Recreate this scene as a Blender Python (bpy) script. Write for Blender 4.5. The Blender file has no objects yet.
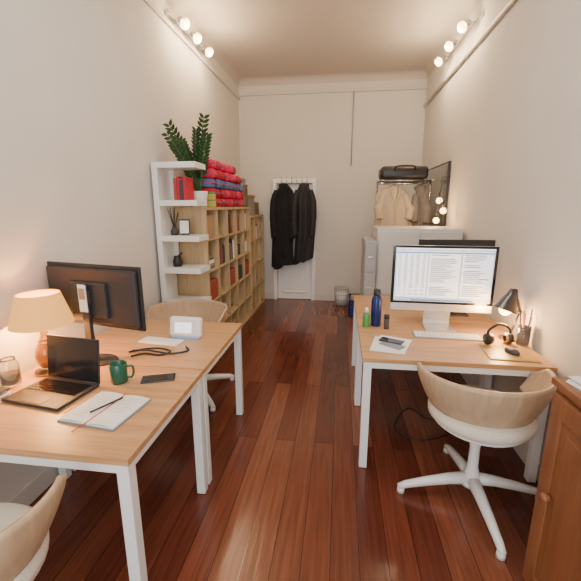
import bpy, bmesh, math, random
from mathutils import Vector, Matrix, Euler
random.seed(4)
S=bpy.context.scene
# ------------------------------------------------------------ materials
def nmat(name):
    m=bpy.data.materials.new(name); m.use_nodes=True
    nt=m.node_tree; b=nt.nodes["Principled BSDF"]
    return m,nt,b
def mat(name,col,rough=0.5,metal=0.0,var=0.06,scale=12,bump=0.0,emis=0,trans=0,ecol=None):
    m,nt,b=nmat(name)
    b.inputs["Roughness"].default_value=rough; b.inputs["Metallic"].default_value=metal
    if trans: b.inputs["Transmission Weight"].default_value=trans; b.inputs["IOR"].default_value=1.45
    if emis:
        b.inputs["Emission Color"].default_value=(*(ecol or col),1); b.inputs["Emission Strength"].default_value=emis
    tc=nt.nodes.new("ShaderNodeTexCoord"); n=nt.nodes.new("ShaderNodeTexNoise")
    n.inputs["Scale"].default_value=scale; n.inputs["Detail"].default_value=4
    nt.links.new(tc.outputs["Object"],n.inputs["Vector"])
    r=nt.nodes.new("ShaderNodeValToRGB")
    r.color_ramp.elements[0].position=0.3; r.color_ramp.elements[1].position=0.7
    r.color_ramp.elements[0].color=(*[max(0,c*(1-var)) for c in col],1)
    r.color_ramp.elements[1].color=(*[min(1,c*(1+var)) for c in col],1)
    nt.links.new(n.outputs["Fac"],r.inputs["Fac"]); nt.links.new(r.outputs[0],b.inputs["Base Color"])
    if bump:
        bp=nt.nodes.new("ShaderNodeBump"); bp.inputs["Strength"].default_value=bump; bp.inputs["Distance"].default_value=0.01
        nt.links.new(n.outputs["Fac"],bp.inputs["Height"]); nt.links.new(bp.outputs[0],b.inputs["Normal"])
    return m
def wood(name,c1,c2,sc=(1.2,16,16),rough=0.45):
    m,nt,b=nmat(name); b.inputs["Roughness"].default_value=rough
    tc=nt.nodes.new("ShaderNodeTexCoord"); mp=nt.nodes.new("ShaderNodeMapping"); mp.inputs["Scale"].default_value=sc
    n=nt.nodes.new("ShaderNodeTexNoise"); n.inputs["Scale"].default_value=2.2; n.inputs["Detail"].default_value=7; n.inputs["Distortion"].default_value=0.6
    r=nt.nodes.new("ShaderNodeValToRGB"); r.color_ramp.elements[0].position=0.3; r.color_ramp.elements[1].position=0.7
    r.color_ramp.elements[0].color=(*c1,1); r.color_ramp.elements[1].color=(*c2,1)
    L=nt.links.new
    L(tc.outputs["Object"],mp.inputs[0]); L(mp.outputs[0],n.inputs["Vector"]); L(n.outputs["Fac"],r.inputs["Fac"]); L(r.outputs[0],b.inputs["Base Color"])
    return m
def floor_mat():
    m,nt,b=nmat("mahogany_planks"); L=nt.links.new
    tc=nt.nodes.new("ShaderNodeTexCoord"); mp=nt.nodes.new("ShaderNodeMapping"); mp.inputs["Rotation"].default_value=(0,0,math.radians(90))
    br=nt.nodes.new("ShaderNodeTexBrick"); br.offset=0.37; br.inputs["Scale"].default_value=1
    br.inputs["Brick Width"].default_value=2.3; br.inputs["Row Height"].default_value=0.135
    br.inputs["Mortar Size"].default_value=0.0018; br.inputs["Mortar Smooth"].default_value=0.2; br.inputs["Bias"].default_value=0
    br.inputs["Color1"].default_value=(0,0,0,1); br.inputs["Color2"].default_value=(1,1,1,1); br.inputs["Mortar"].default_value=(0.5,0.5,0.5,1)
    L(tc.outputs["Object"],mp.inputs[0]); L(mp.outputs[0],br.inputs["Vector"])
    r=nt.nodes.new("ShaderNodeValToRGB"); e=r.color_ramp.elements
    e[0].position=0; e[0].color=(0.098,0.023,0.012,1); e[1].position=1; e[1].color=(0.230,0.076,0.038,1)
    x=e.new(0.5); x.color=(0.150,0.039,0.020,1)
    L(br.outputs["Color"],r.inputs["Fac"])
    mp2=nt.nodes.new("ShaderNodeMapping"); mp2.inputs["Scale"].default_value=(26,1.3,1); L(tc.outputs["Object"],mp2.inputs[0])
    n=nt.nodes.new("ShaderNodeTexNoise"); n.inputs["Scale"].default_value=2; n.inputs["Detail"].default_value=8; L(mp2.outputs[0],n.inputs["Vector"])
    r2=nt.nodes.new("ShaderNodeValToRGB"); r2.color_ramp.elements[0].position=0.3; r2.color_ramp.elements[0].color=(0.7,0.68,0.68,1)
    r2.color_ramp.elements[1].position=0.7; r2.color_ramp.elements[1].color=(1.2,1.2,1.2,1)
    L(n.outputs["Fac"],r2.inputs["Fac"])
    mx=nt.nodes.new("ShaderNodeMix"); mx.data_type='RGBA'; mx.blend_type='MULTIPLY'; mx.inputs[0].default_value=1
    L(r.outputs[0],mx.inputs[6]); L(r2.outputs[0],mx.inputs[7])
    mx2=nt.nodes.new("ShaderNodeMix"); mx2.data_type='RGBA'; L(br.outputs["Fac"],mx2.inputs[0]); L(mx.outputs[2],mx2.inputs[6]); mx2.inputs[7].default_value=(0.02,0.006,0.004,1)
    L(mx2.outputs[2],b.inputs["Base Color"])
    b.inputs["Roughness"].default_value=0.20
    bp=nt.nodes.new("ShaderNodeBump"); bp.inputs["Strength"].default_value=0.12; bp.inputs["Distance"].default_value=0.01
    L(n.outputs["Fac"],bp.inputs["Height"]); L(bp.outputs[0],b.inputs["Normal"])
    return m
M={}
M['wall']=mat("wall_plaster",(0.67,0.64,0.595),0.85,var=0.02,scale=3,bump=0.03)
M['ceil']=mat("ceiling_plaster",(0.56,0.505,0.455),0.9,var=0.02,scale=3)
M['trim']=mat("trim_paint",(0.63,0.60,0.56),0.5,var=0.02)
M['door']=mat("door_paint",(0.92,0.91,0.90),0.45,var=0.02)
M['floor']=floor_mat()
M['oak']=wood("desk_oak",(0.45,0.235,0.10),(0.60,0.35,0.165),(1.0,14,14),0.38)
M['white']=mat("white_lacquer",(0.82,0.82,0.80),0.35,var=0.02)
M['whitemetal']=mat("white_metal",(0.85,0.86,0.87),0.35,var=0.02)
M['birch']=wood("birch_shelf",(0.47,0.335,0.175),(0.58,0.425,0.24),(14,14,1.2),0.55)
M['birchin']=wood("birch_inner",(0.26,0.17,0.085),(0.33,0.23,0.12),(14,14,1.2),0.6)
M['shell']=wood("ash_veneer",(0.47,0.32,0.195),(0.57,0.41,0.265),(14,14,1.5),0.45)
M['cream']=mat("cream_fabric",(0.74,0.68,0.58),0.9,scale=120,var=0.06,bump=0.1)
M['cab']=wood("cherry_cabinet",(0.185,0.066,0.026),(0.27,0.105,0.042),(10,10,1.1),0.38)
M['black']=mat("black_plastic",(0.018,0.018,0.02),0.4,var=0.1)
M['blackgl']=mat("black_glass",(0.01,0.01,0.013),0.12)
M['grey']=mat("dark_grey_plastic",(0.030,0.028,0.031),0.5)
M['alu']=mat("aluminium",(0.62,0.63,0.65),0.35,metal=0.6)
M['gun']=mat("gunmetal",(0.10,0.09,0.085),0.28,metal=0.8)
M['silver']=mat("chrome",(0.75,0.75,0.75),0.2,metal=1)
M['brass']=mat("brass",(0.55,0.36,0.14),0.3,metal=0.9)
M['coat']=mat("black_wool",(0.012,0.012,0.014),0.95,scale=60,bump=0.2)
M['coat2']=mat("black_nylon",(0.02,0.018,0.02),0.7,scale=30,bump=0.2)
M['beige']=mat("beige_cotton",(0.50,0.41,0.29),0.9,scale=30,bump=0.2)
M['greycl']=mat("grey_cotton",(0.20,0.18,0.16),0.9,scale=30,bump=0.2)
M['paper']=mat("paper",(0.82,0.82,0.80),0.7,var=0.01)
M['ink']=mat("ink_grey",(0.22,0.25,0.30),0.7)
M['red']=mat("red_ribbon",(0.6,0.02,0.03),0.6)
M['green']=mat("green_ceramic",(0.012,0.10,0.06),0.25)
M['blue']=mat("blue_steel",(0.012,0.03,0.16),0.3,metal=0.3)
M['grnbot']=mat("green_plastic",(0.08,0.30,0.08),0.3)
M['pink']=mat("pink_textile",(0.75,0.02,0.10),0.85,scale=50)
M['redtx']=mat("red_textile",(0.50,0.015,0.04),0.85,scale=50)
M['bluetx']=mat("blue_textile",(0.10,0.17,0.34),0.85,scale=50)
M['leaf']=mat("leaf_green",(0.013,0.052,0.011),0.35,var=0.4,scale=20)
M['stem']=mat("stem_green",(0.05,0.12,0.03),0.5)
M['soil']=mat("soil",(0.03,0.02,0.015),0.95,bump=0.4)
M['shade']=mat("lamp_shade_fabric",(0.50,0.25,0.08),0.9,var=0.03,scale=60,emis=1.25,ecol=(1.0,0.44,0.09))
M['bulb']=mat("warm_bulb",(1.0,0.72,0.36),0.5,var=0,emis=9)
M['bulbs']=mat("soft_bulb",(1.0,0.62,0.25),0.5,var=0,emis=9)
M['panel']=mat("added_fill_glow",(1.0,0.94,0.86),0.5,var=0,emis=4)  # glow for the added ceiling fill box
M['glass']=mat("clear_glass",(0.9,0.93,0.92),0.05,var=0,trans=0.95)
M['amber']=mat("amber_glass",(0.66,0.40,0.13),0.06,var=0.1,trans=0.9)
M['screen']=mat("screen_lit",(0.50,0.62,0.80),0.3,var=0.02,scale=3,emis=0.6)
M['page']=mat("screen_page",(0.93,0.95,1.0),0.3,var=0,emis=1.1)
M['txt']=mat("screen_text",(0.12,0.15,0.22),0.4,emis=0.2)
M['scrblue']=mat("screen_blue",(0.16,0.32,0.62),0.4,emis=0.5)
M['kraft']=mat("cardboard",(0.40,0.26,0.14),0.85)
M['wick']=mat("wicker",(0.22,0.16,0.10),0.85,scale=60,var=0.35,bump=0.4)
M['dark']=mat("dark_binder_and_gap_shade",(0.05,0.045,0.05),0.6)
M['rbox']=mat("rust_box",(0.33,0.06,0.035),0.6)
M['gbox']=mat("grey_box",(0.30,0.29,0.28),0.7)
M['teal']=mat("teal_box",(0.06,0.16,0.2),0.6)
M['ylw']=mat("yellow_box",(0.5,0.42,0.08),0.6)
M['locker']=mat("locker_enamel",(0.62,0.60,0.57),0.4,var=0.02)
M['gloc']=mat("grey_enamel",(0.34,0.34,0.34),0.4,var=0.03)
M['mirror']=mat("grey_mirror",(0.26,0.27,0.28),0.18,metal=0.6,var=0.03)
M['gold']=mat("gold_leather",(0.38,0.25,0.08),0.35)
# ------------------------------------------------------------ builder
class B:
    def __init__(s): s.bm=bmesh.new(); s.m=[]
    def mi(s,k):
        if k not in s.m: s.m.append(k)
        return s.m.index(k)
    def add(s,t,k,smooth=False):
        i=s.mi(k)
        for f in t.faces: f.material_index=i; f.smooth=smooth
        me=bpy.data.meshes.new("t"); t.to_mesh(me); s.bm.from_mesh(me); bpy.data.meshes.remove(me); t.free()
    def box(s,c,d,k,rot=(0,0,0),bev=0,seg=2,smooth=False):
        t=bmesh.new(); bmesh.ops.create_cube(t,size=1)
        bmesh.ops.scale(t,vec=d,verts=t.verts)
        if bev: bmesh.ops.bevel(t,geom=t.edges[:],offset=bev,segments=seg,affect='EDGES',profile=0.5)
        bmesh.ops.transform(t,matrix=Matrix.Translation(c)@Euler(rot).to_matrix().to_4x4(),verts=t.verts)
        s.add(t,k,smooth)
    def bb(s,a,b,k,bev=0,seg=2):
        s.box([(a[i]+b[i])/2 for i in range(3)],[abs(b[i]-a[i]) for i in range(3)],k,bev=bev,seg=seg)
    def lathe(s,prof,k,c=(0,0,0),seg=28,rot=(0,0,0),sc=(1,1,1)):
        t=bmesh.new(); rings=[]
        for r,z in prof:
            if r<1e-5: rings.append([t.verts.new((0,0,z))])
            else: rings.append([t.verts.new((r*math.cos(2*math.pi*i/seg),r*math.sin(2*math.pi*i/seg),z)) for i in range(seg)])
        for a,b in zip(rings,rings[1:]):
            for i in range(seg):
                j=(i+1)%seg
                if len(a)==1 and len(b)==1: continue
                if len(a)==1: t.faces.new((a[0],b[j],b[i]))
                elif len(b)==1: t.faces.new((a[i],a[j],b[0]))
                else: t.faces.new((a[i],a[j],b[j],b[i]))
        bmesh.ops.recalc_face_normals(t,faces=t.faces)
        bmesh.ops.transform(t,matrix=Matrix.Translation(c)@Euler(rot).to_matrix().to_4x4()@Matrix.Diagonal((*sc,1)),verts=t.verts)
        s.add(t,k,True)
    def tube(s,pts,r,k,seg=8):
        pts=[Vector(p) for p in pts]; n=len(pts); rr=r if isinstance(r,(list,tuple)) else [r]*n
        t=bmesh.new(); rings=[]; up=None
        for i,p in enumerate(pts):
            d=(pts[min(i+1,n-1)]-pts[max(i-1,0)]).normalized()
            if up is None:
                up=Vector((0,0,1)) if abs(d.z)<0.9 else Vector((1,0,0))
            x=d.cross(up).normalized(); up=x.cross(d).normalized()
            rings.append([t.verts.new(p+rr[i]*(math.cos(2*math.pi*a/seg)*x+math.sin(2*math.pi*a/seg)*up)) for a in range(seg)])
        for a,b in zip(rings,rings[1:]):
            for i in range(seg):
                j=(i+1)%seg; t.faces.new((a[i],a[j],b[j],b[i]))
        t.faces.new(rings[0]); t.faces.new(rings[-1])
        bmesh.ops.recalc_face_normals(t,faces=t.faces)
        s.add(t,k,seg>4)
    def curve(s,ctrl,r,k,n=8,seg=8):
        P=[Vector(c) for c in ctrl]; P=[2*P[0]-P[1]]+P+[2*P[-1]-P[-2]]; o=[]
        for i in range(1,len(P)-2):
            for q in range(n):
                t=q/n; a,b,c,d=P[i-1:i+3]
                o.append(0.5*((2*b)+(c-a)*t+(2*a-5*b+4*c-d)*t*t+(3*b-a-3*c+d)*t**3))
        o.append(P[-2]); s.tube(o,r,k,seg)
    def ball(s,c,r,k,sc=(1,1,1),u=20,v=12):
        t=bmesh.new(); bmesh.ops.create_uvsphere(t,u_segments=u,v_segments=v,radius=r)
        bmesh.ops.transform(t,matrix=Matrix.Translation(c)@Matrix.Diagonal((*sc,1)),verts=t.verts); s.add(t,k,True)
    def grid(s,fn,nu,nv,k,th=0.0,wrap=False):
        t=bmesh.new(); g=[[t.verts.new(fn(i/nu,j/nv)) for j in range(nv+1)] for i in range(nu+(0 if wrap else 1))]
        N=len(g)
        for i in range(nu):
            for j in range(nv):
                t.faces.new((g[i][j],g[(i+1)%N][j],g[(i+1)%N][j+1],g[i][j+1]))
        if th:
            bmesh.ops.recalc_face_normals(t,faces=t.faces)
            bmesh.ops.solidify(t,geom=t.faces[:],thickness=th)
        bmesh.ops.recalc_face_normals(t,faces=t.faces)
        s.add(t,k,True)
    def face(s,vs,k):
        t=bmesh.new(); t.faces.new([t.verts.new(v) for v in vs]); s.add(t,k)
    def done(s,name,loc=(0,0,0),rz=0):
        me=bpy.data.meshes.new(name); s.bm.to_mesh(me); s.bm.free()
        for k in s.m: me.materials.append(M[k])
        o=bpy.data.objects.new(name,me); bpy.context.collection.objects.link(o)
        o.location=loc; o.rotation_euler=(0,0,rz)
        return o
XL,XR,YB,YF,ZC=-1.68,1.24,6.33,-1.7,3.58
DX0,DX1=-1.13,-0.40
# ------------------------------------------------------------ room
b=B(); b.bb((XL-.1,YF-.1,-.1),(XR+.1,YB+.1,0),'floor'); b.done("floor")
b=B(); b.bb((XL-.1,YF-.1,ZC),(XR+.1,YB+.1,ZC+.1),'ceil'); b.done("ceiling")
b=B(); b.bb((XL-.1,YF-.1,0),(XL,YB+.1,ZC),'wall'); b.done("wall_left")
b=B(); b.bb((XR,YF-.1,0),(XR+.1,YB+.1,ZC),'wall'); b.done("wall_right")
b=B(); b.bb((XL,YB,0),(DX0,YB+.1,ZC),'wall'); b.bb((DX1,YB,0),(XR,YB+.1,ZC),'wall'); b.bb((DX0,YB,2.06),(DX1,YB+.1,ZC),'wall'); b.done("wall_back")
wx0,wx1,wz0,wz1=-1.2,0.8,0.7,2.9
b=B(); b.bb((XL,YF-.1,0),(wx0,YF,ZC),'wall'); b.bb((wx1,YF-.1,0),(XR,YF,ZC),'wall')
b.bb((wx0,YF-.1,0),(wx1,YF,wz0),'wall'); b.bb((wx0,YF-.1,wz1),(wx1,YF,ZC),'wall'); b.done("wall_rear")
b=B()
for x in (wx0+.03,(wx0+wx1)/2,wx1-.03): b.bb((x-.03,YF-.08,wz0),(x+.03,YF-.03,wz1),'trim',bev=.005)
for z in (wz0+.03,2.2,wz1-.03): b.bb((wx0,YF-.08,z-.03),(wx1,YF-.03,z+.03),'trim',bev=.005)
b.done("window_1")
def cove(name,p0,p1,inx,iny):
    b=B(); R=.10
    def fn(u,v):
        a=v*math.pi/2; off=R*(1-math.sin(a)); dz=R*(1-math.cos(a))
        return (p0[0]+(p1[0]-p0[0])*u+inx*off, p0[1]+(p1[1]-p0[1])*u+iny*off, ZC-dz)
    b.grid(fn,2,10,'ceil'); b.done(name)
cove("trim_cove_left",(XL,YF),(XL,YB),1,0); cove("trim_cove_right",(XR,YF),(XR,YB),-1,0); cove("trim_cove_back",(XL,YB),(XR,YB),0,-1)
def rail(name,a,c):
    b=B(); b.bb(a,c,'trim',bev=.006); b.done(name)
rail("trim_rail_left",(XL,YF,3.285),(XL+.03,YB,3.325))
rail("trim_rail_back",(XL+.03,YB-.035,3.335),(XR,YB,3.38))
b=B(); b.tube([(XR-.022,YF+.02,3.10),(XR-.022,YB-.04,3.10)],.02,'trim',8); b.tube([(XR-.02,YB-.04,3.07),(XR-.02,YB-.04,3.15)],.02,'trim')
b.done("trim_rail_right")
b=B(); b.tube([(0.155,YB-.012,3.34),(0.15,YB-.012,2.25)],.008,'gloc',6); b.done("trim_cable_conduit")
b=B(); b.bb((XL,YF,0),(XL+.018,YB,.12),'trim',bev=.005); b.done("baseboard_left")
b=B(); b.bb((XR-.018,YF,0),(XR,YB,.12),'trim',bev=.005); b.done("baseboard_right")
b=B(); b.bb((XL+.018,YB-.018,0),(DX0-.001,YB,.12),'trim',bev=.005); b.bb((DX1+.001,YB-.018,0),(XR-.018,YB,.12),'trim',bev=.005); b.done("baseboard_back")
# door set in its opening
b=B(); f=.065
b.bb((DX0+.001,YB-.045,0),(DX0+f,YB+.09,2.055),'door',bev=.006); b.bb((DX1-f,YB-.045,0),(DX1-.001,YB+.09,2.055),'door',bev=.006); b.bb((DX0+.001,YB-.048,1.985),(DX1-.001,YB+.09,2.058),'door',bev=.006)
b.bb((DX0+f+.008,YB+.030,.008),(DX1-f-.008,YB+.06,1.976),'door')
b.bb((DX0+f,YB+.062,.0),(DX1-f,YB+.08,1.99),'dark')  # dark sheet behind the leaf, shadow painted into the gap round the frame
def panelrec(z0,z1):
    x0,x1=DX0+f+.08,DX1-f-.08; y=YB+.030
    for a,c in (((x0,z0),(x1,z0+.026)),((x0,z1-.026),(x1,z1)),((x0,z0),(x0+.026,z1)),((x1-.026,z0),(x1,z1))):
        b.bb((a[0],y-.018,a[1]),(c[0],y+.002,c[1]),'door',bev=.006)
    b.bb((x0+.07,y-.010,z0+.07),(x1-.07,y+.002,z1-.07),'door',bev=.004)
panelrec(.12,.74); panelrec(.86,1.88)
b.tube([(DX1-f-.05,YB+.03,1.02),(DX1-f-.05,YB-.025,1.02),(DX1-f-.13,YB-.025,1.02)],.009,'silver')
b.box((DX1-f-.05,YB+.026,1.0),(.035,.012,.16),'silver',bev=.004)
b.done("door_1")
b=B(); b.bb((-1.0,YB-.068,1.985),(-.52,YB-.0485,2.02),'white',bev=.005)
for i in range(6):
    x=-.97+i*.084
    b.curve([(x,YB-.068,2.01),(x,YB-.10,1.995),(x,YB-.11,2.03),(x,YB-.115,2.07)],.007,'silver',4,6); b.ball((x,YB-.115,2.075),.014,'silver',u=8,v=6)
b.done("coat_hook_rack")
def coat(name,loc,w,h,k,seed,rz=0,taper=.08,fl=1.0):
    b=B(); rnd=random.Random(seed); ph=[rnd.random()*6 for _ in range(4)]
    def hwf(v):
        if v<.16: return .05+(w*.40-.05)*math.sin(v/.16*math.pi/2)**.8
        return w*(.40+taper*(v-.16))
    def fn(u,v):
        a=2*math.pi*u; hw=hwf(v)*(1+.07*math.sin(5*v+ph[0])); d=.045+.035*min(1,v*4)
        fold=fl*.014*math.sin(7*a+ph[1]+v*2.5)*min(1,v*3)
        zz=-h*v-(.05*math.sin(a+ph[2])+.03*math.sin(3*a+ph[3]))*v
        return (hw*math.cos(a)+fold+.02*math.sin(4*v+ph[3]), (d+fold)*math.sin(a), zz)
    b.grid(fn,56,24,k,wrap=True)
    b.grid(lambda u,v:tuple(Vector(fn(u,1.0)).lerp(Vector((0,0,-h)),v)),56,2,k,wrap=True)
    b.ball((0,0,-.02),.075,k,(1.1,.6,.6))
    for sd in (-1,1):
        x=sd*w*.36; L=.62+.06*rnd.random()
        b.curve([(x*.75,-.02,-.10),(x*1.12,-.05,-.26),(x*1.2,-.07,-h*.45),(x*1.08,-.075,-h*L)],[.05]*8+[.056]*8+[.050]*8+[.046],k,8,12)
    b.curve([(-.06,-.06,-.02),(-.05,-.085,-.10),(0,-.10,-.2),(0.01,-.10,-h*.9)],.008,k,6,6)
    b.curve([(.06,-.06,-.02),(.05,-.085,-.10),(0,-.10,-.2)],.014,k,6,6)
    return b.done(name,loc,rz)
coat("hanging_coat",(-.93,YB-.16,1.96),.38,1.33,'coat',1,0,.12)
coat("hanging_coat.001",(-.59,YB-.16,1.96),.36,1.24,'coat2',5,0,.0)
# ------------------------------------------------------------ spotlight bars
def pl(name,loc,e,col,s=.05):
    l=bpy.data.lights.new(name,'POINT'); l.energy=e; l.color=col; l.shadow_soft_size=s
    o=bpy.data.objects.new(name,l); bpy.context.collection.objects.link(o); o.location=loc; return o
def spots(name,x,ys,z,dirx):
    b=B(); y0,y1=min(ys)-.15,max(ys)+.15
    b.box((x+dirx*.02,(y0+y1)/2,z),(.035,y1-y0,.045),'silver',bev=.008)
    for y in ys:
        b.tube([(x+dirx*.03,y,z),(x+dirx*.08,y,z-.01)],.012,'silver')
        b.lathe([(0,-.05),(.03,-.05),(.036,-.02),(.052,.04),(.056,.05),(.050,.05),(.036,.0)],'silver',(x+dirx*.11,y,z-.02),16,(math.radians(25),dirx*math.radians(128),0))
        b.ball((x+dirx*.14,y-.02,z-.05),.040,'bulb',u=14,v=10)
        pl("spot_bulb_light",(x+dirx*.24,y-.04,z-.12),13,(1,.72,.43))
    b.done(name)
spots("wall_spotlight_bar",XL,(3.90,4.22,4.58),3.38,1)
spots("wall_spotlight_bar.001",XR,(4.18,4.62,5.05),3.32,-1)
b=B(); b.bb((-.55,.9,ZC-.07),(.05,2.7,ZC),'white',bev=.01); b.bb((-.52,.93,ZC-.085),(.02,2.67,ZC-.069),'panel',bev=.004); b.done("added_ceiling_fill_box")  # added out-of-view glowing box, housing for the ceiling fill light
# ------------------------------------------------------------ desks
def desk(name,x0,x1,y0,y1,H=.75):
    b=B(); b.bb((x0,y0,H-.028),(x1,y1,H),'oak',bev=.002)
    b.bb((x0+.01,y0+.006,H-.066),(x1-.01,y1-.006,H-.0285),'whitemetal',bev=.003)
    w=.048
    for x in (x0+.008,x1-.008-w):
        for y in (y0+.008,y1-.008-w):
            b.bb((x,y,0.004),(x+w,y+w,H-.03),'whitemetal',bev=.003); b.bb((x+.006,y+.006,0),(x+w-.006,y+w-.006,.006),'grey')
    b.done(name)
desk("office_desk",XL+.03,-.715,1.05,1.79); desk("office_desk.001",XL+.03,-.715,1.80,2.62)
desk("office_desk.002",.155,1.215,2.07,2.885); desk("office_desk.003",.155,1.215,2.895,3.67)
# ------------------------------------------------------------ swivel chairs (local: faces +y)
def chair(name,loc,rz,base=0):
    b=B(); A=math.radians(114)
    def fn(u,v):
        th=-A+2*A*u; a=-math.pi/2+th; e=abs(th)/A
        zt=.785-.075*max(0,e-.82)/.18; zb=.555+.03*e+.04*max(0,e-.82)/.18
        z=zb+(zt-zb)*v
        k=.79+.21*math.sin(v*math.pi/2)
        return (.335*k*math.cos(a),.295*k*math.sin(a)+.02,z)
    b.grid(fn,44,10,'shell',th=.014)
    b.lathe([(0,.465),(.15,.465),(.22,.478),(.262,.512),(.265,.545),(.24,.57),(.12,.575),(0,.57)],'cream',seg=40)
    b.lathe([(.0,.448),(.17,.452),(.215,.465),(.235,.48),(.23,.49)],'white',seg=40)
    b.box((0,0,.435),(.2,.2,.03),'white',bev=.01)
    b.lathe([(0,.44),(.045,.44),(.035,.38),(.026,.31),(.028,.2),(.045,.13),(.06,.10),(.055,.08),(0,.08)],'white',seg=24)
    for i in range(4):
        a=base+i*math.pi/2; c,s_=math.cos(a),math.sin(a)
        P=[(c*r,s_*r,z) for r,z in ((.02,.115),(.12,.105),(.24,.08),(.36,.05),(.40,.032))]
        b.tube(P,[.036,.031,.026,.021,.017],'white',10)
        b.lathe([(0,.03),(.02,.028),(.022,0.0),(0,0)],'white',(c*.385,s_*.385,0),12)
    b.done(name,loc,rz)
chair("swivel_chair",(.780,1.93,0),0,math.radians(3))
chair("swivel_chair.001",(-1.15,.755,0),math.radians(22),math.radians(40))
chair("swivel_chair.002",(-1.25,2.88,0),math.radians(180),math.radians(45))
# ------------------------------------------------------------ cube shelving
def shelving(name,x0,x1,y0,y1,H,nc,nr):
    b=B(); t=.03
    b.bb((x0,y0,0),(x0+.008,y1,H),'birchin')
    b.bb((x0,y0,0),(x1,y0+t,H),'birch'); b.bb((x0,y1-t,0),(x1,y1,H),'birch')
    b.bb((x0,y0+t,H-t),(x1,y1-t,H),'birch'); b.bb((x0,y0+t,0),(x1,y1-t,t),'birch')
    for i in range(1,nc):
        y=y0+(y1-y0)*i/nc; b.bb((x0+.008,y-.009,t),(x1-.004,y+.009,H-t),'birch')
    for j in range(1,nr):
        z=H*j/nr; b.bb((x0+.008,y0+t,z-.009),(x1-.006,y1-t,z+.009),'birch')
    b.done(name)
SX0,SX1=XL+.03,-1.285
shelving("cube_shelving_unit",SX0,SX1,3.50,5.32,1.61,5,5)
shelving("cube_shelving_unit.001",SX0,SX1,5.33,6.25,1.48,3,4)
def fill(name,x0,x1,y0,y1,H,nc,nr,seed,p):
    b=B(); r=random.Random(seed)
    for i in range(nc):
        for j in range(nr):
            if r.random()>p: continue
            ya=y0+(y1-y0)*i/nc+.032; yb=y0+(y1-y0)*(i+1)/nc-.032; za=(H*j/nr+.0105) if j else .031; zh=H/nr-.05
            kind=r.random(); xf=x1-.015-r.random()*.05
            if kind<.4:
                b.bb((x0+.05,ya+.01,za),(xf,yb-.01,za+zh*(.5+.35*r.random())),r.choice(['kraft','rbox','dark','gbox','white','wick','dark']),bev=.005)
            elif kind<.8:
                y=ya
                while y<yb-.03:
                    w=.018+r.random()*.03; h=zh*(.6+.3*r.random())
                    b.bb((xf-.2,y,za),(xf-r.random()*.02,min(yb,y+w-.002),za+h),r.choice(['dark','paper','teal','rbox','gbox','kraft','dark']))
                    y+=w
                    if r.random()<.12: break
            else:
                z=za
                for q in range(r.randint(2,5)):
                    h=.015+r.random()*.03; b.bb((xf-.22,ya+.01+r.random()*.02,z),(xf-r.random()*.03,yb-.02,z+h-.001),r.choice(['paper','gbox','teal','kraft','dark'])); z+=h
    b.done(name)
fill("stored_books_and_boxes",SX0,SX1,3.50,5.32,1.61,5,5,11,.72)
fill("stored_books_and_boxes.001",SX0,SX1,5.33,6.25,1.48,3,4,9,.95)
b=B(); zx0,zx1,zy0,zy1=XL+.03,-1.25,3.20,3.46
b.bb((zx0,zy0,0),(zx0+.05,zy1,1.995),'white',bev=.003)
zs=[1.945,1.62,1.305,1.01,.69,.38,.07]
for z in zs: b.bb((zx0+.05,zy0,z),(zx1,zy1,z+.05),'white',bev=.003)
for i in (1,3,5): b.bb((zx0+.05,zy1-.02,zs[i]+.05),(zx0+.09,zy1,zs[i-1]),'white')
b.done("white_display_shelf")
def onshelf(i): return zs[i]+.0505
b=B(); Z=onshelf(1)
for x,w,h,k in ((.17,.03,.19,'rbox'),(.203,.022,.205,'redtx'),(.228,.03,.18,'dark'),(.261,.025,.2,'redtx')):
    b.bb((zx0+x,zy0+.05,Z),(zx0+x+w,zy1-.03,Z+h),k,bev=.002); b.bb((zx0+x+.003,zy0+.052,Z+.003),(zx0+x+w-.003,zy1-.028,Z+h+.001),'paper')
b.done("red_books")
b=B()
b.lathe([(0,0),(.03,0),(.035,.03),(.02,.07),(.022,.08)],'dark',(0,0,0),16)
for i in range(7):
    a=i*.9; b.tube([(0,0,.05),(.05*math.cos(a),.04*math.sin(a),.2+.01*i)],.003,'dark',5)
b.done("reed_diffuser",(zx0+.12,zy0+.12,onshelf(2)))
b=B(); b.box((0,0,.075),(.10,.012,.14),'dark',rot=(-.15,0,0),bev=.002); b.box((0,-.008,.075),(.08,.004,.115),'paper',rot=(-.15,0,0)); b.box((0,.03,.004),(.06,.06,.008),'dark'); b.done("photo_frame",(zx0+.22,zy0+.12,onshelf(2)),.2)
b=B(); b.lathe([(0,0),(.04,0),(.045,.05),(.03,.09),(.03,.1),(0,.1)],'black',(0,0,0),20); b.tube([(.0,0,.09),(.05,0,.13)],.008,'black'); b.done("black_teapot",(zx0+.13,zy0+.12,onshelf(3)))
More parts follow.
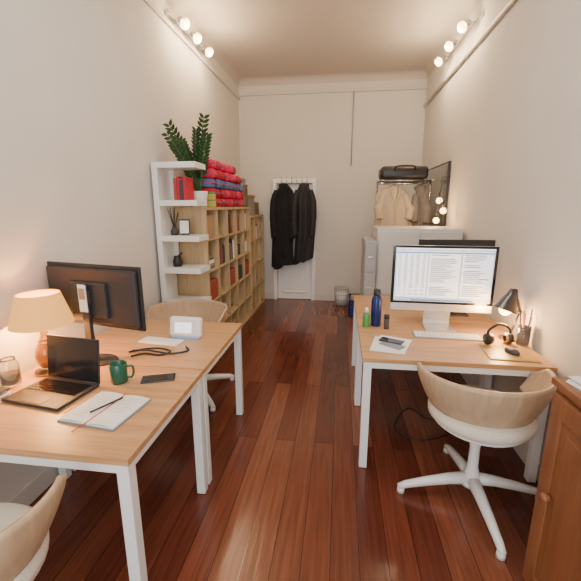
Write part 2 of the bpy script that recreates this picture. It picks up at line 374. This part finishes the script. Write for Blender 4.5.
# plant
b=B(); b.lathe([(0,0),(.065,0),(.075,.02),(.09,.14),(.09,.15),(.08,.15),(.078,.13),(0,.13)],'white',(0,0,0),28)
b.lathe([(0,.132),(.078,.132)],'soil',(0,0,0),20)
def stem(b,ax,ay,H,lean,n,seed):
    r=random.Random(seed); pts=[]
    for i in range(9):
        t=i/8; pts.append(Vector((ax*(t**1.3)*lean+.02*math.cos(seed),ay*(t**1.3)*lean+.02*math.sin(seed),.13+H*t*(1-.12*t*lean))))
    b.tube(pts,[.009-.005*i/8 for i in range(9)],'stem',6)
    for i in range(n):
        t=.30+.70*i/(n-1); k=min(7,int(t*8)); q=t*8-k; p=pts[k].lerp(pts[k+1],q); d=(pts[k+1]-pts[k]).normalized()
        side=d.cross(Vector((math.cos(seed*1.7)*.5,1,.2))).normalized()
        for sg in (-1,1):
            L=.058+.02*math.sin(t*3)+.01*r.random(); w=.016
            dr=(side*sg*.75+d*.8+Vector((0,0,-.1))).normalized(); nn=dr.cross(d).normalized(); wv=dr.cross(nn).normalized()
            a=p; t1=p+dr*L*.35+wv*w+nn*.004; t2=p+dr*L*.35-wv*w+nn*.004; m1=p+dr*L*.7+wv*w*.75; m2=p+dr*L*.7-wv*w*.75; e=p+dr*L-nn*.006; c=p+dr*L*.5-nn*.006
            for tri in ((a,t1,c),(a,c,t2),(t1,m1,c),(t2,c,m2),(m1,e,c),(m2,c,e)): b.face(tri,'leaf')
for i,(ax,ay,H,ln) in enumerate([(-.17,-.22,.66,1),(-.12,-.34,.55,1.0),(-.19,-.05,.52,1),(.05,-.06,.62,.9),(.13,-.05,.74,.8),(.14,-.12,.56,.9),(-.06,-.14,.40,1),(-.03,-.25,.50,1)]):
    stem(b,ax,ay,H,ln,12,i+1)
b.done("potted_zz_plant",(-1.39,3.62,1.611))
b=B(); r=random.Random(3)
for c in range(4):
    y=3.93+c*.30; z=1.611
    for l in range([5,5,5,4][c]):
        for q in range(2):
            k=r.choice(['pink','redtx','pink','pink','redtx']) if l not in (2,) else 'bluetx'
            h=.096
            b.box((-1.44+r.uniform(-.015,.015),y+.14*q-.07,z+h/2),(.30,.133,h-.003),k,bev=.03,seg=3,smooth=True)
            b.box((-1.44,y+.14*q-.07,z+h/2),(.304,.137,.010),'bluetx' if k!='bluetx' else 'pink',bev=.004)
        z+=h
b.done("folded_blanket_stack")
b=B(); b.bb((-.045,-.02,0),(.045,.02,.13),'ylw',bev=.004); b.bb((-.047,-.022,.06),(.047,.022,.072),'grnbot'); b.box((0,0,.14),(.05,.03,.02),'grnbot',bev=.008); b.done("gift_box",(-1.315,3.762,1.611))
b=B()
b.box((0,0,.14),(.30,.26,.28),'wick',bev=.02)
for i in range(8): b.box((0,0,.025+i*.033),(.308,.268,.012),'wick',bev=.005)
b.box((0,0,.29),(.32,.28,.025),'gbox',bev=.01); b.box((0,0,.35),(.26,.23,.09),'gbox',bev=.02); b.done("wicker_basket",(-1.46,5.175,1.611))
b=B(); b.bb((-1.6,5.40,1.481),(-1.33,5.80,1.74),'gbox',bev=.006); b.bb((-1.61,5.39,1.741),(-1.32,5.81,1.78),'kraft',bev=.004); b.bb((-1.6,5.85,1.481),(-1.35,6.2,1.68),'wick',bev=.004); b.done("archive_boxes")
# ------------------------------------------------------------ left desk things
T=.7505
def keyboard(b,c,w,d,kb,kk,rows=5,cols=14,h=.008):
    b.box((c[0],c[1],c[2]+h/2),(w,d,h),kb,bev=.003)
    for i in range(rows):
        for j in range(cols):
            kw=(w-.012)/cols; kd=(d-.012)/rows
            b.box((c[0]-w/2+.006+kw*(j+.5),c[1]-d/2+.006+kd*(i+.5),c[2]+h+.0012),(kw*.84,kd*.82,.0024),kk)
b=B()
b.box((0,-.125,.009),(.32,.245,.014),'grey',bev=.004); keyboard(b,(0,-.085,.012),.29,.12,'black','blackgl',5,13,.005)
b.box((0,-.205,.0165),(.11,.065,.002),'black')
b.box((0,.012,.123),(.32,.008,.222),'grey',rot=(-.12,0,0),bev=.003); b.box((0,.0068,.125),(.308,.003,.208),'blackgl',rot=(-.12,0,0))
b.tube([(-.14,0,.014),(.14,0,.014)],.007,'black')
b.done("laptop",(-1.310,1.565,T),math.radians(-8))
b=B()
def pg(sx):
    def fn(u,v): return (sx*.132*u,-.12+.24*v,.0105+.006*math.sin(u*math.pi))
    return fn
b.box((0,0,.003),(.275,.25,.005),'ink',bev=.001)
for sx in (-1,1):
    b.box((sx*.067,0,.0075),(.130,.242,.006),'paper',bev=.002); b.grid(pg(sx),10,2,'paper')
for i in range(10): b.box((-.07,-.08+i*.018,.0177),(.09*(.6+.4*random.random()),.0012,.0004),'ink')
for i in range(7): b.box((.065,-.02+i*.018,.0177),(.08*(.6+.4*random.random()),.0012,.0004),'ink')
b.tube([(.0,.12,.012),(.0,-.12,.012),(-.02,-.17,.002)],.002,'red',6)
b.tube([(-.03,-.06,.0215),(.02,.08,.0215)],.0045,'black',8)
b.tube([(-.13,-.05,.02),(-.135,-.09,.018)],.002,'red',6)
b.done("open_notebook",(-.985,1.34,T),math.radians(-7))
b=B(); b.lathe([(0,0),(.036,0),(.040,.006),(.042,.100),(.040,.103),(.037,.1),(.035,.01),(0,.008)],'green',(0,0,0),32)
b.curve([(.038,0,.082),(.066,0,.079),(.070,0,.047),(.060,0,.022),(.037,0,.022)],.006,'green',6,10)
b.done("green_mug",(-1.085,1.60,T),math.radians(20))
b=B(); b.box((0,0,.004),(.165,.08,.008),'blackgl',bev=.0035,seg=3); b.box((-.055,.014,.0085),(.03,.03,.002),'black',bev=.0008); b.done("smartphone",(-.905,1.655,T),math.radians(20))
b=B(); mw,mh=.655,.35
b.box((0,.012,.385),(mw,.018,mh),'black',bev=.004); b.box((0,-.008,.385),(mw-.03,.03,mh-.04),'grey',bev=.012,seg=3); b.box((0,-.028,.37),(.26,.03,.2),'grey',bev=.012)
b.box((0,.0215,.39),(mw-.015,.002,mh-.03),'screen')
b.box((.0,-.055,.30),(.05,.022,.30),'grey',bev=.005); b.box((0,-.046,.39),(.07,.03,.07),'grey',bev=.004)
b.box((.0,-.07,.385),(.055,.004,.15),'paper'); b.box((0,-.0735,.41),(.04,.002,.06),'kraft')
b.lathe([(0,0),(.10,0),(.10,.006),(.09,.012),(.03,.014),(0,.014)],'grey',(0,0,0),36,sc=(1,.8,1))
b.tube([(0,-.03,.01),(0,-.05,.16)],.02,'grey',12)
b.done("computer_monitor",(-1.345,1.835,T),math.radians(-12))
b=B(); keyboard(b,(0,0,0),.28,.105,'white','white',5,14,.01); b.done("wireless_keyboard",(-1.14,2.16,T),math.radians(-8))
b=B(); b.curve([(-1.25,1.96,.757),(-1.17,2.02,.757),(-1.08,2.04,.757),(-1.0,2.0,.757),(-1.04,1.94,.757),(-1.14,1.95,.757),(-1.2,1.90,.757)],.0055,'black',8,6)
b.curve([(-1.23,1.97,.764),(-1.15,1.985,.764),(-1.07,1.965,.766),(-.98,1.97,.757),(-.90,2.03,.757),(-.94,2.09,.757)],.0055,'black',8,6); b.done("monitor_cables")
b=B()
b.box((0,0,.075),(.225,.05,.135),'white',rot=(-.18,0,0),bev=.018,seg=4); b.box((-.01,-.0262,.075),(.12,.004,.07),'page',rot=(-.18,0,0),bev=.0015)
b.box((0,.0,.006),(.19,.07,.012),'scrblue',bev=.004)
b.done("tabletop_speaker",(-1.01,2.27,T),math.radians(-4))
b=B()
b.lathe([(0,0),(.06,0),(.065,.012),(.04,.02),(.03,.03),(.05,.06),(.058,.10),(.05,.14),(.03,.17),(.018,.185),(.018,.25),(.014,.25),(.014,.19),(.026,.168),(.046,.138),(.054,.10),(.046,.062),(.024,.03),(0,.028)],'amber',(0,0,0),32)
for z,rr in ((.03,.034),(.172,.033),(.19,.022)): b.lathe([(rr,-.005),(rr+.004,0),(rr,.005)],'brass',(0,0,z),28)
b.lathe([(0,0),(.062,0),(.067,.006),(.067,.012)],'brass',(0,0,0),32)
b.tube([(0,0,.03),(0,0,.37)],.006,'brass'); b.ball((0,0,.375),.035,'bulbs')
b.lathe([(.148,.27),(.142,.29),(.100,.43),(.098,.435),(.096,.43),(.138,.29),(.145,.272),(.148,.27)],'shade',(0,0,0),48)
for a in range(3): b.tube([(0,0,.36),(.14*math.cos(a*2.09),.14*math.sin(a*2.09),.290)],.002,'brass',5)
b.done("table_lamp",(-1.525,1.660,T))
pl("table_lamp_light",(-1.525,1.660,T+.33),34,(1,.48,.15),.04)
b=B(); b.lathe([(0,0),(.040,0),(.043,.01),(.043,.11),(.032,.13),(.032,.14),(.029,.14),(.029,.128),(.039,.108),(.039,.012),(0,.01)],'glass',(0,0,0),28); b.lathe([(0,.012),(.037,.012),(.037,.06),(0,.06)],'kraft',(0,0,0),24)
b.done("glass_jar",(-1.60,1.50,T))
b=B()
for i in range(6): b.box((random.uniform(-.01,.01),random.uniform(-.01,.01),.004+i*.006),(.10,.15,.005),['paper','gbox','paper','kraft','paper','dark'][i],rot=(0,0,random.uniform(-.2,.2)))
b.done("paper_pile",(-1.575,1.33,T))
# ------------------------------------------------------------ right desk things
b=B(); W,H0,H1=.70,.125,.60
b.box((0,0,(H0+H1)/2),(W,.012,H1-H0),'alu',bev=.004); b.lathe([(0,-.01),(.2,-.008),(.30,0)],'alu',(0,.01,(H0+H1)/2+.02),32,(math.radians(90),0,0),(1.1,.72,3.0))
b.box((0,-.0075,(H0+.055+H1)/2),(W-.002,.003,H1-H0-.057),'blackgl')
sz0,sz1=H0+.073,H1-.018
b.box((0,-.0095,(sz0+sz1)/2),(W-.042,.002,sz1-sz0),'screen')
b.box((0,-.0108,sz1-.006),(W-.045,.001,.010),'page')
b.box((0,-.0108,sz0+.010),(W*.6,.001,.014),'scrblue')
pagew=[(-.215,.21),(.005,.21),(.222,.20)]
rr=random.Random(2)
for pi_,(px,pw) in enumerate(pagew):
    b.box((px,-.0112,(sz0+sz1)/2+.005),(pw,.001,sz1-sz0-.05),'page')
    nl=22
    for i in range(nl):
        z=sz1-.048-i*(sz1-sz0-.085)/nl
        if rr.random()<.10: continue
        if pi_==0:
            for c in range(5): b.box((px-pw/2+.022+c*.041,-.0119,z),(.030*(.4+.6*rr.random()),.0006,.0045),'txt' if c else 'scrblue')
        else:
            w=pw*(.45+.4*rr.random()); b.box((px-pw/2+.012+w/2,-.0119,z),(w,.0006,.0050),'txt')
    b.box((px,-.0119,sz1-.032),(pw,.0006,.010),'scrblue')
b.box((0,.055,.16),(.19,.006,.26),'alu',rot=(.28,0,0),bev=.002); b.box((0,.0,.004),(.2,.19,.007),'alu',bev=.003); b.box((0,.085,.02),(.19,.02,.034),'alu',bev=.006)
b.done("desktop_computer",(.732,2.70,T),math.radians(-2))
b=B(); b.box((0,0,.435),(.58,.02,.345),'black',bev=.004); b.box((0,.0105,.435),(.565,.002,.33),'blackgl'); b.box((0,-.02,.40),(.2,.03,.15),'grey',bev=.01); b.tube([(0,-.02,.01),(0,-.03,.40)],.018,'grey',12); b.box((0,0,.006),(.24,.2,.012),'grey',bev=.004)
b.done("computer_monitor.001",(.93,3.12,T))
b=B(); keyboard(b,(0,0,0),.44,.125,'gloc','white',5,17,.010); b.done("wireless_keyboard.001",(.745,2.51,T),math.radians(-3))
def bottle(name,loc,prof,k,cap,cp):
    b=B(); b.lathe(prof,k,(0,0,0),28); b.lathe(cp,cap,(0,0,0),24); b.done(name,loc)
bottle("blue_water_bottle",(.285,2.70,T),[(0,0),(.036,0),(.038,.006),(.038,.19),(.032,.215),(.022,.23),(0,.23)],'blue','black',[(0,.23),(.024,.23),(.025,.235),(.025,.27),(.021,.275),(0,.275)])
bottle("green_spray_bottle",(.212,2.66,T),[(0,0),(.024,0),(.026,.006),(.026,.08),(.02,.1),(.011,.11),(0,.11)],'grnbot','white',[(0,.11),(.013,.11),(.013,.14),(.009,.145),(0,.145)])
bottle("black_pill_bottle",(.355,2.63,T),[(0,0),(.018,0),(.019,.004),(.019,.08),(0,.082)],'dark','black',[(0,.08),(.02,.08),(.02,.105),(0,.105)])
b=B()
b.box((0,0,.002),(.21,.27,.003),'paper'); b.box((.015,.01,.005),(.21,.27,.003),'paper',rot=(0,0,-.15)); b.box((.02,-.02,.008),(.15,.075,.005),'ink',rot=(0,0,-.5)) ; b.box((.01,.05,.012),(.15,.072,.008),'blackgl',rot=(0,0,-.25),bev=.002)
b.done("paper_sheets",(.335,2.30,T),math.radians(-12))
b=B(); b.box((0,0,.003),(.27,.22,.006),'gold',bev=.002); b.box((0,0,.0065),(.245,.195,.001),'gold'); b.done("leather_mouse_pad",(1.03,2.24,T),math.radians(-4))
b=B(); b.lathe([(0,0),(.03,0),(.033,.008),(.028,.02),(.014,.028),(0,.03)],'dark',(0,0,0),24,sc=(.95,1.6,1)); b.box((0,.02,.027),(.004,.02,.006),'grey',bev=.002); b.done("computer_mouse",(1.05,2.25,T+.0072),.3)
b=B(); b.lathe([(0,0),(.062,0),(.064,.012),(.045,.02),(.015,.028),(0,.028)],'brass',(0,0,0),32)
b.tube([(0,0,.02),(.045,0,.19)],.007,'gun'); b.ball((.045,0,.19),.016,'gun',u=12,v=8)
b.tube([(.045,0,.19),(.0,-.0,.33)],.007,'gun'); b.ball((.0,0,.33),.016,'gun',u=12,v=8)
b.tube([(.055,0,.19),(.012,.0,.33)],.004,'silver')
b.tube([(.0,0,.33),(-.04,-.02,.31)],.010,'gun')
b.lathe([(0,.085),(.024,.085),(.03,.05),(.052,.0),(.074,-.055),(.076,-.06),(.070,-.058),(.046,0),(.024,.045)],'gun',(-.045,-.03,.265),28,(math.radians(-6),math.radians(20),0))
b.ball((-.060,-.035,.215),.040,'bulbs'); b.done("articulated_desk_lamp",(1.145,2.52,T))
pl("articulated_desk_lamp_light",(1.07,2.45,T+.14),15,(1,.54,.20),.04)
b=B()
b.curve([(-.075,0,.05),(-.07,0,.10),(0,0,.135),(.07,0,.10),(.075,0,.05)],.008,'black',8,8)
for sx in (-1,1): b.lathe([(0,-.015),(.034,-.015),(.038,0),(.034,.015),(0,.015)],'black',(sx*.07,0,.04),20,(0,math.radians(90),0)); b.lathe([(0,0),(.03,0),(.033,.008),(.02,.014)],'brass',(sx*.056,0,.04),20,(0,-sx*math.radians(90),0))
b.done("headphones",(1.03,2.405,T),.25)
b=B(); b.lathe([(0,0),(.034,0),(.036,.005),(.038,.13),(.035,.13),(.033,.008),(0,.008)],'glass',(0,0,0),24)
for i,k in enumerate(['kraft','red','dark','brass','blue']): 
    a=i*1.3; b.tube([(.015*math.cos(a),.015*math.sin(a),.011),(.035*math.cos(a),.03*math.sin(a),.19+.015*i)],.004,k,6)
b.done("pen_cup",(1.175,2.40,T))
b=B(); b.curve([(1.0,2.95,.004),(.75,2.7,.004),(.6,2.85,.004),(.45,2.55,.004),(.62,2.42,.004),(.9,2.6,.004),(.95,2.9,.03),(.95,2.93,.68)],.005,'black',8,6)
b.done("power_cable")
# cabinet right foreground
b=B(); cx,cy0,cy1,cz=.83,.25,1.42,.985
b.bb((cx+.012,cy0,.05),(XR-.02,cy1,cz-.03),'cab'); b.bb((cx-.008,cy0-.01,cz-.03),(XR-.02,cy1+.012,cz),'cab',bev=.006); b.bb((cx+.02,cy0+.02,0),(XR-.04,cy1-.02,.05),'cab')
for a,c in ((cy0+.02,.825),(.845,cy1-.02)):
    b.bb((cx-.002,a,.07),(cx+.014,c,cz-.05),'cab',bev=.004)
    b.bb((cx-.010,a,.07),(cx,a+.07,cz-.05),'cab',bev=.003); b.bb((cx-.010,c-.07,.07),(cx,c,cz-.05),'cab',bev=.003)
    b.bb((cx-.010,a+.07,.07),(cx,c-.07,.15),'cab',bev=.003); b.bb((cx-.010,a+.07,cz-.13),(cx,c-.07,cz-.05),'cab',bev=.003)
    b.bb((cx-.007,a+.11,.19),(cx,c-.11,cz-.17),'cab',bev=.003)
for ky in (1.31,.79): b.lathe([(0,.036),(.015,.034),(.020,.022),(.015,.008),(.009,0),(0,0)],'cab',(cx-.01,ky,.54),18,(0,-math.pi/2,0))
b.done("wooden_cabinet")
b=B()
for i in range(4): b.box((random.uniform(-.01,.01),0,.003+i*.005),(.21,.29,.0045),'paper',rot=(0,0,random.uniform(-.12,.12)))
b.done("stacked_papers",(.98,1.26,cz+.0005),.1)
# ------------------------------------------------------------ far right
b=B(); b.bb((.38,3.85,.03),(1.2,4.35,1.40),'locker',bev=.006); b.bb((.4,3.87,0),(1.18,4.33,.03),'grey')
for i in range(2):
    b.bb((.395+i*.4,3.838,.06),(.785+i*.4,3.852,1.37),'locker',bev=.004); b.bb((.75+i*.03,3.825,.7),(.765+i*.03,3.84,.82),'silver')
b.done("white_storage_cabinet")
b=B(); b.bb((.255,3.74,0.02),(.37,4.30,1.28),'gloc',bev=.005)
for i in range(4): b.bb((.26,3.732,.05+i*.308),(.365,3.742,.33+i*.308),'gloc',bev=.003); b.box((.31,3.727,.2+i*.308),(.05,.01,.012),'silver')
b.bb((.26,3.75,0),(.365,4.29,.02),'grey'); b.done("slim_filing_cabinet")
b=B()
for x in (.46,1.12):
    b.tube([(x,5.05,.02),(x,5.05,1.93)],.014,'silver'); b.tube([(x,4.8,.02),(x,5.3,.02)],.014,'silver')
b.tube([(.46,5.05,1.90),(1.12,5.05,1.90)],.014,'silver')
for y in (4.92,5.0,5.1,5.18): b.tube([(.46,y,1.93),(1.12,y,1.93)],.008,'silver',6)
for x in (.46,1.12): b.tube([(x,4.91,1.93),(x,5.19,1.93)],.01,'silver',6)
b.done("clothes_rack")
coat("beige_jacket",(.67,5.0,1.86),.46,.64,'beige',8,.05,.2,1.6); coat("grey_jacket",(1.0,5.04,1.86),.18,.70,'greycl',12,.1,.1,1.2)
b=B(); b.box((0,0,.08),(.58,.32,.16),'black',bev=.05,seg=4,smooth=True); b.curve([(-.12,-.15,.1),(-.1,-.2,.15),(.1,-.2,.15),(.12,-.15,.1)],.01,'black'); b.box((0,-.001,.12),(.5,.325,.006),'grey'); b.done("duffel_bag",(.77,5.05,1.942))
b=B(); gy0,gy1,gz0,gz1=4.62,5.75,1.38,2.12
b.bb((XR-.035,gy0,gz0),(XR-.012,gy1,gz1),'grey',bev=.004); b.bb((XR-.038,gy0+.02,gz0+.02),(XR-.034,gy1-.02,gz1-.02),'mirror')
b.done("wall_mirror")
b=B(); b.curve([(XR-.06,4.72,1.95),(XR-.10,4.6,1.80),(XR-.12,4.5,1.68),(XR-.10,4.35,1.62),(XR-.12,4.25,1.58)],.004,'black',8,6)
for p in ((XR-.12,4.55,1.68),(XR-.13,4.30,1.57),(XR-.16,4.45,1.46)):
    b.ball(p,.034,'bulbs',u=16,v=10); b.tube([(p[0],p[1],p[2]+.03),(p[0],p[1],p[2]+.09)],.012,'black')
b.tube([(XR-.16,4.45,1.55),(XR-.11,4.5,1.68)],.004,'black',6); b.tube([(XR-.06,4.72,1.95),(XR-.01,4.60,1.95)],.004,'black',6)
b.done("globe_string_lights"); pl("globe_string_lights_light",(XR-.25,4.35,1.58),7,(1,.56,.23),.05)
b=B()
for z,rr_ in ((.01,.10),(.1,.11),(.19,.118),(.29,.125)): 
    b.tube([(rr_*math.cos(a*math.pi/12),rr_*math.sin(a*math.pi/12),z) for a in range(25)],.004,'gloc',5)
for a in range(24): c,s_=math.cos(a*math.pi/12),math.sin(a*math.pi/12); b.tube([(.1*c,.1*s_,.008),(.125*c,.125*s_,.29)],.0025,'gloc',4)
b.lathe([(0,.006),(.1,.006)],'gloc',(0,0,0),20); b.lathe([(0,.03),(.095,.02),(.11,.2),(.08,.22),(0,.21)],'paper',(0,0,0),16)
b.done("waste_basket",(.06,6.08,0))
b=B(); b.bb((-.17,-.22,0),(.17,.22,.012),'blue')
for x in (-.17,.16): b.bb((x,-.22,0),(x+.01,.22,.26),'blue')
for y in (-.22,.21): b.bb((-.17,y,0),(.17,y+.01,.26),'blue')
b.box((0,0,.16),(.29,.38,.2),'gbox',bev=.03); b.done("storage_crate",(.34,5.6,0))
# ------------------------------------------------------------ lights
w=bpy.data.worlds.new("sky"); S.world=w; w.use_nodes=True; w.node_tree.nodes["Background"].inputs[0].default_value=(.80,.90,1,1); w.node_tree.nodes["Background"].inputs[1].default_value=2.0
def area(name,loc,rot,sx,sy,e,col):
    l=bpy.data.lights.new(name,'AREA'); l.shape='RECTANGLE'; l.size=sx; l.size_y=sy; l.energy=e; l.color=col
    o=bpy.data.objects.new(name,l); bpy.context.collection.objects.link(o); o.location=loc; o.rotation_euler=rot
area("window_daylight",((wx0+wx1)/2,YF+.02,(wz0+wz1)/2),(math.radians(90),0,0),1.9,2.1,74,(1,.985,.96))
area("added_ceiling_fill",(-.25,1.8,ZC-.10),(0,0,0),.5,1.7,26,(1,.94,.86))  # added overhead fill that brightens the room
# ------------------------------------------------------------ camera
p=math.atan(84.5/370); yw=math.atan(50/379.5)
cam=bpy.data.cameras.new("camera"); co=bpy.data.objects.new("camera",cam); bpy.context.collection.objects.link(co)
cam.sensor_width=36; cam.lens=36*370/581; cam.clip_start=.02
co.location=(0,0,1.62); co.rotation_euler=(math.pi/2-p,0,yw); S.camera=co
